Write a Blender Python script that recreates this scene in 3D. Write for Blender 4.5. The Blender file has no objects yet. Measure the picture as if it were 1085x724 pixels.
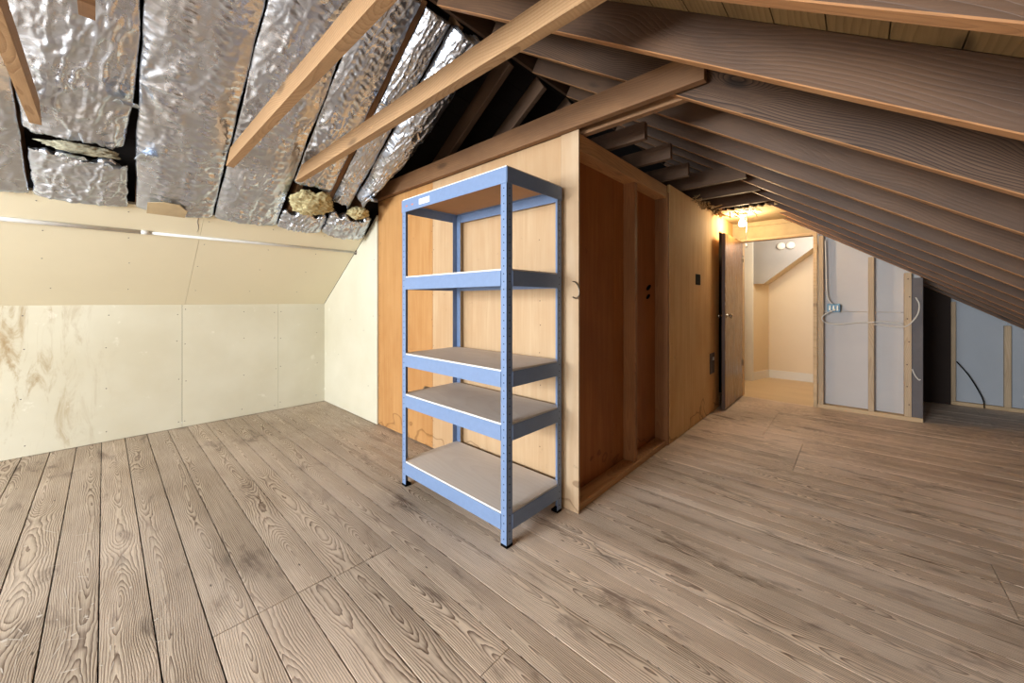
import bpy, bmesh, math, random
from mathutils import Vector, Matrix, noise
import numpy as np

random.seed(7)
SC = bpy.context.scene
COL = SC.collection
PI = math.pi

# ------------------------------------------------------------------ helpers
def s2l(c):
    out = []
    for v in c:
        v = v / 255.0
        out.append(v / 12.92 if v <= 0.04045 else ((v + 0.055) / 1.055) ** 2.4)
    return tuple(out) + (1.0,)

class NT:
    """small wrapper to write node trees tersely"""
    def __init__(self, name):
        self.m = bpy.data.materials.new(name)
        self.m.use_nodes = True
        self.t = self.m.node_tree
        self.n = self.t.nodes
        self.b = self.n['Principled BSDF']
    def node(self, typ, **kw):
        nd = self.n.new(typ)
        for k, v in kw.items():
            setattr(nd, k, v)
        return nd
    def put(self, sock, v):
        if isinstance(v, bpy.types.NodeSocket):
            self.t.links.new(v, sock)
        elif v is not None:
            sock.default_value = v
    def math(self, op, a, b=None, c=None, clamp=False):
        nd = self.node('ShaderNodeMath', operation=op, use_clamp=clamp)
        for i, v in enumerate((a, b, c)):
            if v is not None:
                self.put(nd.inputs[i], v)
        return nd.outputs[0]
    def mr(self, v, a, b, c, d, smooth=False):
        nd = self.node('ShaderNodeMapRange')
        nd.interpolation_type = 'SMOOTHSTEP' if smooth else 'LINEAR'
        nd.clamp = True
        for i, x in enumerate((v, a, b, c, d)):
            self.put(nd.inputs[i], x)
        return nd.outputs[0]
    def mix(self, f, a, b, mode='MIX'):
        nd = self.node('ShaderNodeMix', data_type='RGBA', blend_type=mode)
        self.put(nd.inputs[0], f); self.put(nd.inputs[6], a); self.put(nd.inputs[7], b)
        return nd.outputs[2]
    def noise(self, vec, scale, detail=3.0, rough=0.55, dist=0.0, out=0):
        nd = self.node('ShaderNodeTexNoise')
        self.put(nd.inputs['Vector'], vec)
        nd.inputs['Scale'].default_value = scale
        nd.inputs['Detail'].default_value = detail
        nd.inputs['Roughness'].default_value = rough
        nd.inputs['Distortion'].default_value = dist
        return nd.outputs[out]
    def voro(self, vec, scale, feature='F1', rnd=1.0):
        nd = self.node('ShaderNodeTexVoronoi', feature=feature)
        self.put(nd.inputs['Vector'], vec)
        nd.inputs['Scale'].default_value = scale
        nd.inputs['Randomness'].default_value = rnd
        return nd.outputs['Distance']
    def xyz(self, v):
        nd = self.node('ShaderNodeSeparateXYZ'); self.put(nd.inputs[0], v)
        return nd.outputs[0], nd.outputs[1], nd.outputs[2]
    def vec(self, x, y, z):
        nd = self.node('ShaderNodeCombineXYZ')
        for i, v in enumerate((x, y, z)):
            self.put(nd.inputs[i], v)
        return nd.outputs[0]
    def vmul(self, v, s):
        nd = self.node('ShaderNodeVectorMath', operation='MULTIPLY')
        self.put(nd.inputs[0], v); nd.inputs[1].default_value = s
        return nd.outputs[0]
    def bump(self, h, strength=0.3, dist=0.01, normal=None):
        nd = self.node('ShaderNodeBump')
        nd.inputs['Strength'].default_value = strength
        nd.inputs['Distance'].default_value = dist
        self.put(nd.inputs['Height'], h)
        if normal is not None:
            self.put(nd.inputs['Normal'], normal)
        return nd.outputs[0]
    def out(self, col=None, rough=None, normal=None, metal=None, spec=None):
        if col is not None: self.put(self.b.inputs['Base Color'], col)
        if rough is not None: self.put(self.b.inputs['Roughness'], rough)
        if normal is not None: self.put(self.b.inputs['Normal'], normal)
        if metal is not None: self.put(self.b.inputs['Metallic'], metal)
        if spec is not None: self.put(self.b.inputs['Specular IOR Level'], spec)
        return self.m

def wood(name, light, dark, freq=110.0, contrast=0.6, rough=0.75, knots=0.5, blotch=0.35,
         blotch_col=None, pith=0.08, along='x', floor=False, bump=0.25, vary=0.25, saw=0.0, stain=0.0, patchy=False, kr=1.0, kax=(5.5, 5.5)):
    """flat sawn timber: growth rings cut along the board; long axis = local X (or Z)"""
    n = NT(name)
    if floor:
        uv = n.node('ShaderNodeUVMap'); uv.uv_map = 'plank'
        x, y, z = n.xyz(uv.outputs[0])
        z = n.math('MULTIPLY', x, 0.0)
        rnd = n.node('ShaderNodeNewGeometry').outputs['Random Per Island']
    else:
        tc = n.node('ShaderNodeTexCoord').outputs['Object']
        x, y, z = n.xyz(tc)
        if along == 'z':
            x, z = z, x
        elif along == 'y':
            x, y = y, x
        rnd = n.node('ShaderNodeObjectInfo').outputs['Random']
        x = n.math('ADD', x, n.math('MULTIPLY', rnd, 40.0))
    P = n.vec(x, y, z)
    # wander of the heart along the board
    w1 = n.noise(n.vec(x, 3.3, 0.0), 1.1, 1.0)
    w2 = n.noise(n.vec(x, 9.1, 5.0), 0.7, 1.0)
    w3 = n.noise(n.vmul(P, (5.0 if floor else 2.0, 16.0, 14.0)), 1.0, 3.0 if floor else 2.0)
    yy = n.math('ADD', y, n.math('MULTIPLY', n.math('SUBTRACT', w2, 0.5), 0.16))
    zz = n.math('ADD', n.math('ADD', z, pith * 0.35), n.math('MULTIPLY', n.math('SUBTRACT', w1, 0.5), pith * 4.0))
    r = n.math('SQRT', n.math('ADD', n.math('MULTIPLY', yy, yy), n.math('MULTIPLY', zz, zz)))
    r = n.math('ADD', r, n.math('MULTIPLY', n.math('SUBTRACT', w3, 0.5), 0.018))
    # knots
    kd = n.voro(n.vmul(P, (1.9, kax[0], kax[1])), 1.0)
    kn = n.mr(kd, 0.05 * kr, 0.17 * kr, 1.0, 0.0, True)
    kn2 = n.mr(kd, 0.02, 0.5 * min(kr, 1.4), 1.0, 0.0, True)
    r = n.math('ADD', r, n.math('MULTIPLY', kn2, 0.03 * knots))
    ph = n.math('FRACT', n.math('MULTIPLY', r, freq))
    ring = n.math('POWER', ph, 2.2)
    edge = n.mr(ph, 0.93, 1.0, 1.0, 0.0)
    ring = n.math('MULTIPLY', ring, edge)
    if patchy:
        pm = n.noise(n.vmul(P, (1.6, 7.0, 7.0)), 1.0, 3.0, 0.6)
        ring = n.math('MULTIPLY', ring, n.mr(n.math('ADD', pm, n.math('MULTIPLY', n.math('SUBTRACT', rnd, 0.5), 0.25)), 0.38, 0.66, 0.12, 1.0, True))
    fine = n.noise(n.vmul(P, (3.0, 160.0, 160.0)), 1.0, 3.0, 0.6)
    fine = n.mr(fine, 0.3, 0.7, 0.0, 1.0)
    big = n.noise(n.vmul(P, (1.3, 4.0, 4.0)), 1.0, 4.0, 0.6)
    big = n.mr(big, 0.35, 0.68, 0.0, 1.0, True)
    f = n.math('ADD', n.math('MULTIPLY', ring, contrast), n.math('MULTIPLY', fine, 0.28 * contrast + 0.08), clamp=True)
    col = n.mix(f, s2l(light), s2l(dark))
    bc = blotch_col or tuple(int(v * 0.6) for v in dark)
    col = n.mix(n.math('MULTIPLY', big, blotch), col, s2l(bc))
    if knots > 0:
        col = n.mix(n.math('MULTIPLY', kn, 0.8 * min(1, knots)), col, s2l(tuple(int(v * 0.35) for v in dark)))
    if stain > 0:
        geo = n.node('ShaderNodeNewGeometry').outputs['Position']
        st = n.noise(n.vmul(geo, (2.2, 7.0, 5.0)), 1.0, 5.0, 0.68, 0.4)
        st = n.mr(st, 0.55, 0.70, 0.0, stain, True)
        col = n.mix(st, col, s2l((72, 52, 40)))
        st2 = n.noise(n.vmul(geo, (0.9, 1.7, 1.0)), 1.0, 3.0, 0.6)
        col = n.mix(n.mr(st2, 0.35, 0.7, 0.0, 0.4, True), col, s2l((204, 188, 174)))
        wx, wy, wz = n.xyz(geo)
        wear_light = n.mr(n.math('ADD', wx, n.math('MULTIPLY', n.math('SUBTRACT', st2, 0.5), 1.2)), -2.2, -0.4, 0.0, 0.75, True)
        col = n.mix(wear_light, col, (1.95, 1.9, 1.88, 1.0), 'MULTIPLY')  # boards paler towards the right: worn, with missing light painted in as well
        # tiny dark nail heads and gouges
        nd = n.voro(n.vmul(geo, (5.0, 14.5, 1.0)), 1.0)
        col = n.mix(n.mr(nd, 0.025, 0.07, 0.85, 0.0), col, s2l((40, 30, 24)))
    if vary > 0:
        v = n.math('MULTIPLY_ADD', rnd, vary, 1.0 - vary * 0.55)
        hsv = n.node('ShaderNodeHueSaturation')
        n.put(hsv.inputs['Value'], v); n.put(hsv.inputs['Color'], col)
        col = hsv.outputs[0]
    h = n.math('MULTIPLY_ADD', ring, -0.7, n.math('MULTIPLY', fine, -0.3))
    if saw > 0:
        sw = n.math('SINE', n.math('MULTIPLY', x, 420.0))
        h = n.math('ADD', h, n.math('MULTIPLY', sw, saw))
    nm = n.bump(h, bump, 0.003)
    return n.out(col, n.mr(f, 0, 1, rough - 0.08, rough + 0.1), nm, spec=0.35)

def plain(name, col, rough=0.6, metal=0.0, nscale=8.0, namp=0.12, bump=0.0, bscale=60.0, dark=None, emit=0):
    n = NT(name)
    tc = n.node('ShaderNodeTexCoord').outputs['Object']
    nz = n.noise(tc, nscale, 5.0, 0.6)
    nz = n.mr(nz, 0.3, 0.7, 0.0, 1.0)
    d = dark or tuple(int(v * 0.8) for v in col)
    c = n.mix(n.math('MULTIPLY', nz, namp * 4 if namp < .25 else 1.0), s2l(col), s2l(d))
    nm = None
    if bump > 0:
        nm = n.bump(n.noise(tc, bscale, 3.0), bump, 0.004)
    n.out(c, rough, nm, metal)
    if emit:
        n.put(n.b.inputs['Emission Color'], s2l(col)); n.b.inputs['Emission Strength'].default_value = emit
    return n.m

# ------------------------------------------------------------------ mesh tools
def mesh_obj(name, verts, faces, mat, parent=None, smooth=False, loc=None, mats=None, midx=None):
    me = bpy.data.meshes.new(name)
    me.from_pydata([tuple(v) for v in verts], [], faces)
    for m in (mats or [mat]):
        me.materials.append(m)
    if midx is not None:
        me.polygons.foreach_set('material_index', midx)
    if smooth:
        me.polygons.foreach_set('use_smooth', [True] * len(me.polygons))
    me.update()
    o = bpy.data.objects.new(name, me)
    COL.objects.link(o)
    if parent is not None:
        o.parent = parent
    if loc is not None:
        o.location = loc
    return o

class MB:
    """collects solids that belong to ONE object"""
    def __init__(self):
        self.bm = bmesh.new()
        self.mi = 0
    def _tag(self, faces):
        for f in faces:
            f.material_index = self.mi
    def hexa(self, pts, bev=0.0):
        """pts: 8 points, bottom loop 0-3 and top loop 4-7"""
        v = [self.bm.verts.new(p) for p in pts]
        fs = [self.bm.faces.new([v[i] for i in q]) for q in
              ((3, 2, 1, 0), (4, 5, 6, 7), (0, 1, 5, 4), (1, 2, 6, 5), (2, 3, 7, 6), (3, 0, 4, 7))]
        self._tag(fs)
        bmesh.ops.recalc_face_normals(self.bm, faces=fs)
        if bev > 0:
            es = list({e for f in fs for e in f.edges})
            r = bmesh.ops.bevel(self.bm, geom=es, offset=bev, segments=1, affect='EDGES', profile=0.6)
            self._tag(r['faces'])
        return self
    def box(self, x0, x1, y0, y1, z0, z1, bev=0.0):
        return self.hexa([(x0, y0, z0), (x1, y0, z0), (x1, y1, z0), (x0, y1, z0),
                          (x0, y0, z1), (x1, y0, z1), (x1, y1, z1), (x0, y1, z1)], bev)
    def prism(self, poly, axis, a, b):
        """polygon extruded along 'y' (poly in xz) or 'x' (poly in yz) or 'z' (poly in xy)"""
        def P(p, t):
            return {'y': (p[0], t, p[1]), 'x': (t, p[0], p[1]), 'z': (p[0], p[1], t)}[axis]
        v0 = [self.bm.verts.new(P(p, a)) for p in poly]
        v1 = [self.bm.verts.new(P(p, b)) for p in poly]
        k = len(poly)
        fs = [self.bm.faces.new(v0), self.bm.faces.new(v1[::-1])]
        for i in range(k):
            j = (i + 1) % k
            fs.append(self.bm.faces.new((v0[i], v0[j], v1[j], v1[i])))
        self._tag(fs)
        bmesh.ops.recalc_face_normals(self.bm, faces=fs)
        return self
    def lathe(self, prof, mat4=Matrix(), seg=24):
        rings = []
        for r, h in prof:
            rings.append([self.bm.verts.new(mat4 @ Vector((r * math.cos(2 * PI * i / seg), r * math.sin(2 * PI * i / seg), h))) for i in range(seg)])
        fs = []
        for a, b in zip(rings, rings[1:]):
            for i in range(seg):
                j = (i + 1) % seg
                fs.append(self.bm.faces.new((a[i], a[j], b[j], b[i])))
        fs.append(self.bm.faces.new(rings[0][::-1])); fs.append(self.bm.faces.new(rings[-1]))
        self._tag(fs)
        for f in fs: f.smooth = True
        return self
    def tube(self, pts, r, seg=10):
        pts = [Vector(p) for p in pts]
        rings = []
        up = Vector((0.13, 0.37, 0.91)).normalized()
        for i, p in enumerate(pts):
            t = (pts[min(i + 1, len(pts) - 1)] - pts[max(i - 1, 0)]).normalized()
            a = t.cross(up)
            if a.length < 0.05: a = t.cross(Vector((1, 0, 0)))
            a.normalize(); b = t.cross(a).normalized()
            rr = r[i] if isinstance(r, (list, tuple)) else r
            rings.append([self.bm.verts.new(p + (a * math.cos(2 * PI * k / seg) + b * math.sin(2 * PI * k / seg)) * rr) for k in range(seg)])
        fs = []
        for a, b in zip(rings, rings[1:]):
            for i in range(seg):
                j = (i + 1) % seg
                fs.append(self.bm.faces.new((a[i], a[j], b[j], b[i])))
        fs.append(self.bm.faces.new(rings[0][::-1])); fs.append(self.bm.faces.new(rings[-1]))
        self._tag(fs)
        for f in fs: f.smooth = True
        bmesh.ops.recalc_face_normals(self.bm, faces=fs)
        return self
    def disc(self, c, n, r, seg=8, th=0.0012):
        """thin round head lying on a surface"""
        n = Vector(n).normalized()
        q = Vector((0, 0, 1)).rotation_difference(n).to_matrix().to_4x4()
        return self.lathe([(r, 0.0), (r * 0.85, th)], Matrix.Translation(Vector(c)) @ q, seg)
    def obj(self, name, mats, parent=None, loc=None, rot=None):
        me = bpy.data.meshes.new(name)
        self.bm.to_mesh(me); self.bm.free()
        for m in (mats if isinstance(mats, (list, tuple)) else [mats]):
            me.materials.append(m)
        o = bpy.data.objects.new(name, me)
        COL.objects.link(o)
        if parent is not None: o.parent = parent
        if loc is not None: o.location = loc
        if rot is not None: o.rotation_euler = rot
        return o

def tag(o, label, cat, group=None, kind=None):
    o['label'] = label; o['category'] = cat
    if group: o['group'] = group
    if kind: o['kind'] = kind
    return o
def struct(o):
    o['kind'] = 'structure'; return o
def empty(name, loc, label, cat, group=None):
    o = bpy.data.objects.new(name, None); COL.objects.link(o)
    o.location = loc; o.empty_display_size = 0.1
    return tag(o, label, cat, group)

def spline(pts, n=8):
    """catmull-rom through points"""
    P = [Vector(p) for p in pts]; P = [P[0] * 2 - P[1]] + P + [P[-1] * 2 - P[-2]]
    out = []
    for i in range(1, len(P) - 2):
        for k in range(n):
            t = k / n
            a, b, c, d = P[i - 1], P[i], P[i + 1], P[i + 2]
            out.append(0.5 * ((2 * b) + (c - a) * t + (2 * a - 5 * b + 4 * c - d) * t * t + (3 * b - a - 3 * c + d) * t ** 3))
    out.append(P[-2]); return out

# ------------------------------------------------------------------ materials
M = {}
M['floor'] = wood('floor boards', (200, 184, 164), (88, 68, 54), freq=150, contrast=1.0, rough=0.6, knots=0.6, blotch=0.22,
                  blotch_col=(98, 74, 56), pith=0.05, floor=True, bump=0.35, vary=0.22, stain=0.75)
M['splash'] = plain('old paint', (206, 196, 184), 0.7, namp=0.08)
M['hallfloor'] = wood('hall boards', (222, 198, 160), (200, 168, 124), freq=70, contrast=0.4, rough=0.45, knots=0.0, blotch=0.1, along='x', vary=0.0)
M['rafter'] = wood('rafter timber', (98, 72, 52), (48, 34, 25), freq=80, contrast=0.34, rough=0.6, knots=1.3, kr=1.1, kax=(1.0, 6.0), blotch=0.6, blotch_col=(54, 40, 33), vary=0.3, patchy=True)
M['swirl'] = wood('swirl grained rafter timber', (104, 78, 58), (44, 30, 22), freq=120, contrast=1.0, rough=0.6, knots=2.6, kr=0.9, kax=(1.0, 6.0), blotch=0.4, blotch_col=(58, 44, 36), vary=0.0, pith=0.06)
M['rafteredge'] = wood('rafter sawn edge', (172, 124, 82), (126, 86, 54), freq=90, contrast=0.4, rough=0.65, knots=0.5, blotch=0.25, vary=0.15)
M['leftrafter'] = wood('left rafter timber', (132, 96, 62), (84, 58, 38), freq=80, contrast=0.6, rough=0.7, knots=0.8, blotch=0.4, vary=0.2, patchy=True)
M['tie'] = wood('collar tie timber', (176, 141, 102), (130, 96, 64), freq=90, contrast=0.6, rough=0.75, knots=0.6, blotch=0.3, blotch_col=(136, 104, 72), saw=0.5, vary=0.1)
M['oldtie'] = wood('old tie timber', (150, 112, 78), (96, 68, 46), freq=90, contrast=0.6, rough=0.75, knots=0.6, blotch=0.5, blotch_col=(98, 70, 50), vary=0.1, patchy=True)
M['joist'] = wood('joist timber', (112, 86, 66), (68, 49, 37), freq=90, contrast=0.6, rough=0.75, knots=0.7, blotch=0.4, vary=0.2, patchy=True)
M['deck'] = wood('roof boards', (156, 130, 90), (98, 76, 48), freq=80, contrast=0.4, rough=0.8, knots=0.8, blotch=0.35, along='y', vary=0.0)
M['shadedark'] = plain('shade darkened boards', (34, 29, 27), 0.95, nscale=5, bump=0.3)  # near-black left roof boards and gable: shade of the roof space put into colour
M['stud'] = wood('stud timber', (196, 172, 142), (158, 130, 98), freq=85, contrast=0.45, rough=0.75, knots=0.7, blotch=0.2, along='z', vary=0.1)
M['oldstud'] = wood('brown stud timber', (164, 112, 68), (120, 78, 44), freq=85, contrast=0.45, rough=0.7, knots=0.6, blotch=0.3, along='z', vary=0.1)
M['plate'] = wood('plate timber', (204, 154, 102), (152, 106, 64), freq=85, contrast=0.45, rough=0.75, knots=0.5, blotch=0.3, along='y', vary=0.1)
M['plateX'] = wood('pale plate timber', (206, 178, 140), (166, 134, 96), freq=85, contrast=0.4, rough=0.75, knots=0.5, blotch=0.2, along='x', vary=0.1)
M['doorwood'] = wood('door veneer', (150, 110, 66), (92, 62, 36), freq=45, contrast=0.45, rough=0.3, knots=0.0, blotch=0.5, blotch_col=(112, 76, 46), along='z', vary=0.0, bump=0.08)
M['doordark'] = plain('door edge', (78, 48, 30), 0.5)
M['dark'] = plain('unlit gap dark', (46, 34, 28), 0.9, nscale=4)  # dark sheet painted in for the unlit gap beside the alcove panels
M['black'] = plain('black', (14, 13, 13), 0.95)
M['black'].node_tree.nodes['Principled BSDF'].inputs['Specular IOR Level'].default_value = 0.05
M['greyboard'] = plain('grey weathered board', (104, 98, 98), 0.85, nscale=9, bump=0.2)
M['greypanel'] = plain('grey panel', (190, 184, 180), 0.7, nscale=2.5, namp=0.05)
M['insul'] = plain('glass fibre', (206, 196, 152), 0.95, nscale=30, namp=0.24, dark=(142, 126, 84), bump=0.8, bscale=90)
M['straw'] = plain('straw scraps', (206, 176, 122), 0.9, nscale=30, namp=0.24, dark=(120, 88, 52))
M['palefibre'] = plain('pale glass fibre', (172, 168, 146), 0.95, nscale=30, namp=0.24, dark=(120, 116, 96), bump=0.8, bscale=90)
M['whitepaint'] = plain('white paint', (222, 218, 208), 0.45, nscale=3, namp=0.03)
M['rod'] = plain('rod enamel', (206, 204, 200), 0.35, nscale=14, namp=0.1)
M['steel'] = plain('tarnished steel', (120, 112, 100), 0.35, 0.9)
M['chrome'] = plain('chrome', (200, 190, 172), 0.2, 1.0)
M['bluemetal'] = plain('blue steel paint', (114, 136, 172), 0.42, 0.0, nscale=40, namp=0.06, bump=0.12, bscale=260)
M['mdf'] = wood('shelf board', (214, 207, 200), (192, 182, 174), freq=60, contrast=0.25, rough=0.7, knots=0, blotch=0.35, blotch_col=(184, 172, 162), along='x', vary=0.05, bump=0.05)
M['mdfedge'] = plain('shelf board edge', (226, 222, 216), 0.6, namp=0.03)
M['mdfunder'] = plain('shelf underside', (178, 136, 98), 0.8, nscale=6, namp=0.08)
M['sticker'] = plain('white sticker', (238, 238, 238), 0.4, namp=0.02)
M['stickerred'] = plain('orange sticker', (206, 128, 104), 0.5)
M['cable'] = plain('white cable', (206, 200, 190), 0.5, namp=0.05)
M['bluebox'] = plain('blue box plastic', (86, 132, 158), 0.45, namp=0.05)
M['brownbox'] = plain('brown outlet', (70, 46, 30), 0.5)
M['plaster'] = plain('old ceiling board', (190, 168, 130), 0.9, nscale=7, namp=0.15, bump=0.2)
M['coolpanel'] = plain('cool grey panel', (166, 170, 176), 0.7, nscale=2.5, namp=0.05)
M['beige'] = plain('beige paint', (222, 202, 168), 0.4, nscale=2, namp=0.03)
M['greypaint'] = plain('grey paint', (160, 155, 150), 0.5, nscale=3, namp=0.04)

def foil_mat():
    """crumpled aluminium facing: faceted creases at three sizes, calmer in places"""
    n = NT('crinkled foil')
    tc = n.node('ShaderNodeTexCoord').outputs['UV']
    u, v, _ = n.xyz(tc)
    P = n.vec(u, v, 0.0)
    wob = n.noise(P, 9.0, 2.0, out=1)
    W = n.node('ShaderNodeVectorMath', operation='MULTIPLY_ADD')
    n.put(W.inputs[0], wob); W.inputs[1].default_value = (0.05, 0.05, 0.0); n.put(W.inputs[2], P)
    W = W.outputs[0]
    a = n.voro(n.vmul(W, (26.0, 15.0, 1.0)), 1.0)
    b = n.voro(n.vmul(W, (70.0, 34.0, 1.0)), 1.0)
    c = n.noise(n.vmul(W, (120.0, 60.0, 1.0)), 1.0, 3.0, 0.6)
    m = n.mr(n.noise(P, 3.5, 3.0), 0.35, 0.65, 0.25, 1.0, True)
    h = n.math('ADD', n.math('MULTIPLY', a, 1.0), n.math('ADD', n.math('MULTIPLY', b, 0.42), n.math('MULTIPLY', c, 0.16)))
    h = n.math('MULTIPLY', h, m)
    nm = n.bump(h, 0.48, 0.010)
    d = n.noise(P, 5.0, 4.0)
    col = n.mix(n.mr(d, 0.35, 0.7, 0, 1), s2l((220, 228, 240)), s2l((196, 203, 214)))
    return n.out(col, n.mr(d, 0.3, 0.7, 0.2, 0.36), nm, 0.92)
M['foil'] = foil_mat()

def drywall_mat():
    """off-white gypsum board; old brown water stains low by the left end, board streaks"""
    n = NT('old gypsum board')
    pos = n.node('ShaderNodeNewGeometry').outputs['Position']
    x, y, z = n.xyz(pos)
    a = n.noise(pos, 1.6, 4.0)
    col = n.mix(n.mr(a, 0.35, 0.7, 0, 1), s2l((204, 199, 180)), s2l((194, 187, 165)))
    st = n.noise(n.vmul(pos, (1.0, 9.0, 2.2)), 1.0, 6.0, 0.7, 0.8)
    reg = n.math('MULTIPLY', n.mr(y, -0.5, 0.2, 1.0, 0.0, True), n.mr(x, -4.66, -4.6, 1.0, 0.0))
    col = n.mix(n.math('MULTIPLY', n.mr(st, 0.5, 0.72, 0.0, 0.85, True), reg), col, s2l((150, 124, 84)))
    fl = n.noise(n.vmul(pos, (8.0, 8.0, 8.0)), 1.0, 5.0, 0.65)
    reg2 = n.mr(x, -4.0, -4.6, 0.0, 1.0)
    col = n.mix(n.math('MULTIPLY', n.mr(fl, 0.64, 0.70, 0.0, 0.25), reg2), col, s2l((238, 236, 226)))
    return n.out(col, 0.8, n.bump(n.noise(pos, 25.0, 3.0), 0.06, 0.004), spec=0.25)
M['drywall'] = drywall_mat()
M['slopeboard'] = plain('cream sloping board', (222, 212, 184), 0.8, nscale=1.4, namp=0.05, dark=(202, 190, 160))

def ply_mat(name, a, b, c, axis='x', scribble=0.5, rough=0.6):
    n = NT(name)
    pos = n.node('ShaderNodeNewGeometry').outputs['Position']
    x, y, z = n.xyz(pos)
    w = x if axis == 'x' else y
    g = n.noise(n.vec(n.math('MULTIPLY', w, 26.0), n.math('MULTIPLY', z, 1.3), 0.0), 1.0, 5.0, 0.6, 0.8)
    big = n.noise(n.vec(n.math('MULTIPLY', w, 1.5), n.math('MULTIPLY', z, 0.8), 3.0), 1.0, 4.0, 0.6)
    col = n.mix(n.mr(g, 0.3, 0.7, 0, 1), s2l(a), s2l(b))
    col = n.mix(n.mr(big, 0.42, 0.68, 0, 0.55, True), col, s2l(c))
    pk = n.noise(n.vec(n.math('MULTIPLY', w, 9.0), n.math('MULTIPLY', z, 9.0), 1.0), 1.0, 6.0, 0.7)
    col = n.mix(n.mr(pk, 0.64, 0.7, 0, scribble), col, s2l(tuple(int(v * 0.55) for v in b)))
    # water mark with a dark rim along the foot of the sheet
    rm = n.noise(n.vec(n.math('MULTIPLY', w, 3.0), n.math('MULTIPLY', z, 4.0), 0.0), 1.0, 2.0)
    d = n.math('SUBTRACT', z, n.math('MULTIPLY', n.math('SUBTRACT', rm, 0.46), 1.1))
    band = n.math('MULTIPLY', n.mr(d, -0.05, -0.005, 0.0, 1.0, True), n.mr(d, 0.0, 0.012, 1.0, 0.0))
    col = n.mix(n.math('MULTIPLY', band, 0.5), col, s2l((96, 58, 26)))
    return n.out(col, rough, n.bump(g, 0.08, 0.003), spec=0.25)
M['ply'] = ply_mat('orange closet plywood', (186, 142, 92), (172, 124, 74), (158, 106, 56), 'x', 0.35)
M['plypale'] = ply_mat('pale closet plywood', (192, 164, 130), (180, 148, 112), (174, 136, 96), 'x', 0.3)
M['plystrip'] = ply_mat('plywood strip', (200, 176, 146), (188, 160, 128), (174, 140, 104), 'x', 0.3)
M['plyside'] = ply_mat('closet panel', (216, 178, 124), (200, 156, 100), (190, 138, 78), 'y', 0.4, 0.8)
M['plyback'] = ply_mat('bay backing', (178, 114, 60), (160, 96, 46), (132, 78, 38), 'y', 0.4)

# ------------------------------------------------------------------ roof geometry
S = 0.667
zr = lambda X: 1.75 - S * X                 # under edge of rafters, right slope
zl = lambda X: 4.30 + S * X                 # under edge of rafters, left slope
XR = (1.75 - 4.30) / (2 * S)                # ridge
ZR = zr(XR)
DV = 0.172                                  # vertical depth of a rafter
NRM = Vector((0.555, 0, -0.832)); UPS = Vector((0.832, 0, 0.555))
def onl(X, Y, d): return Vector((X, Y, zl(X))) + NRM * d
Y0, Y1 = -4.2, 5.55                        # room ends

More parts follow.
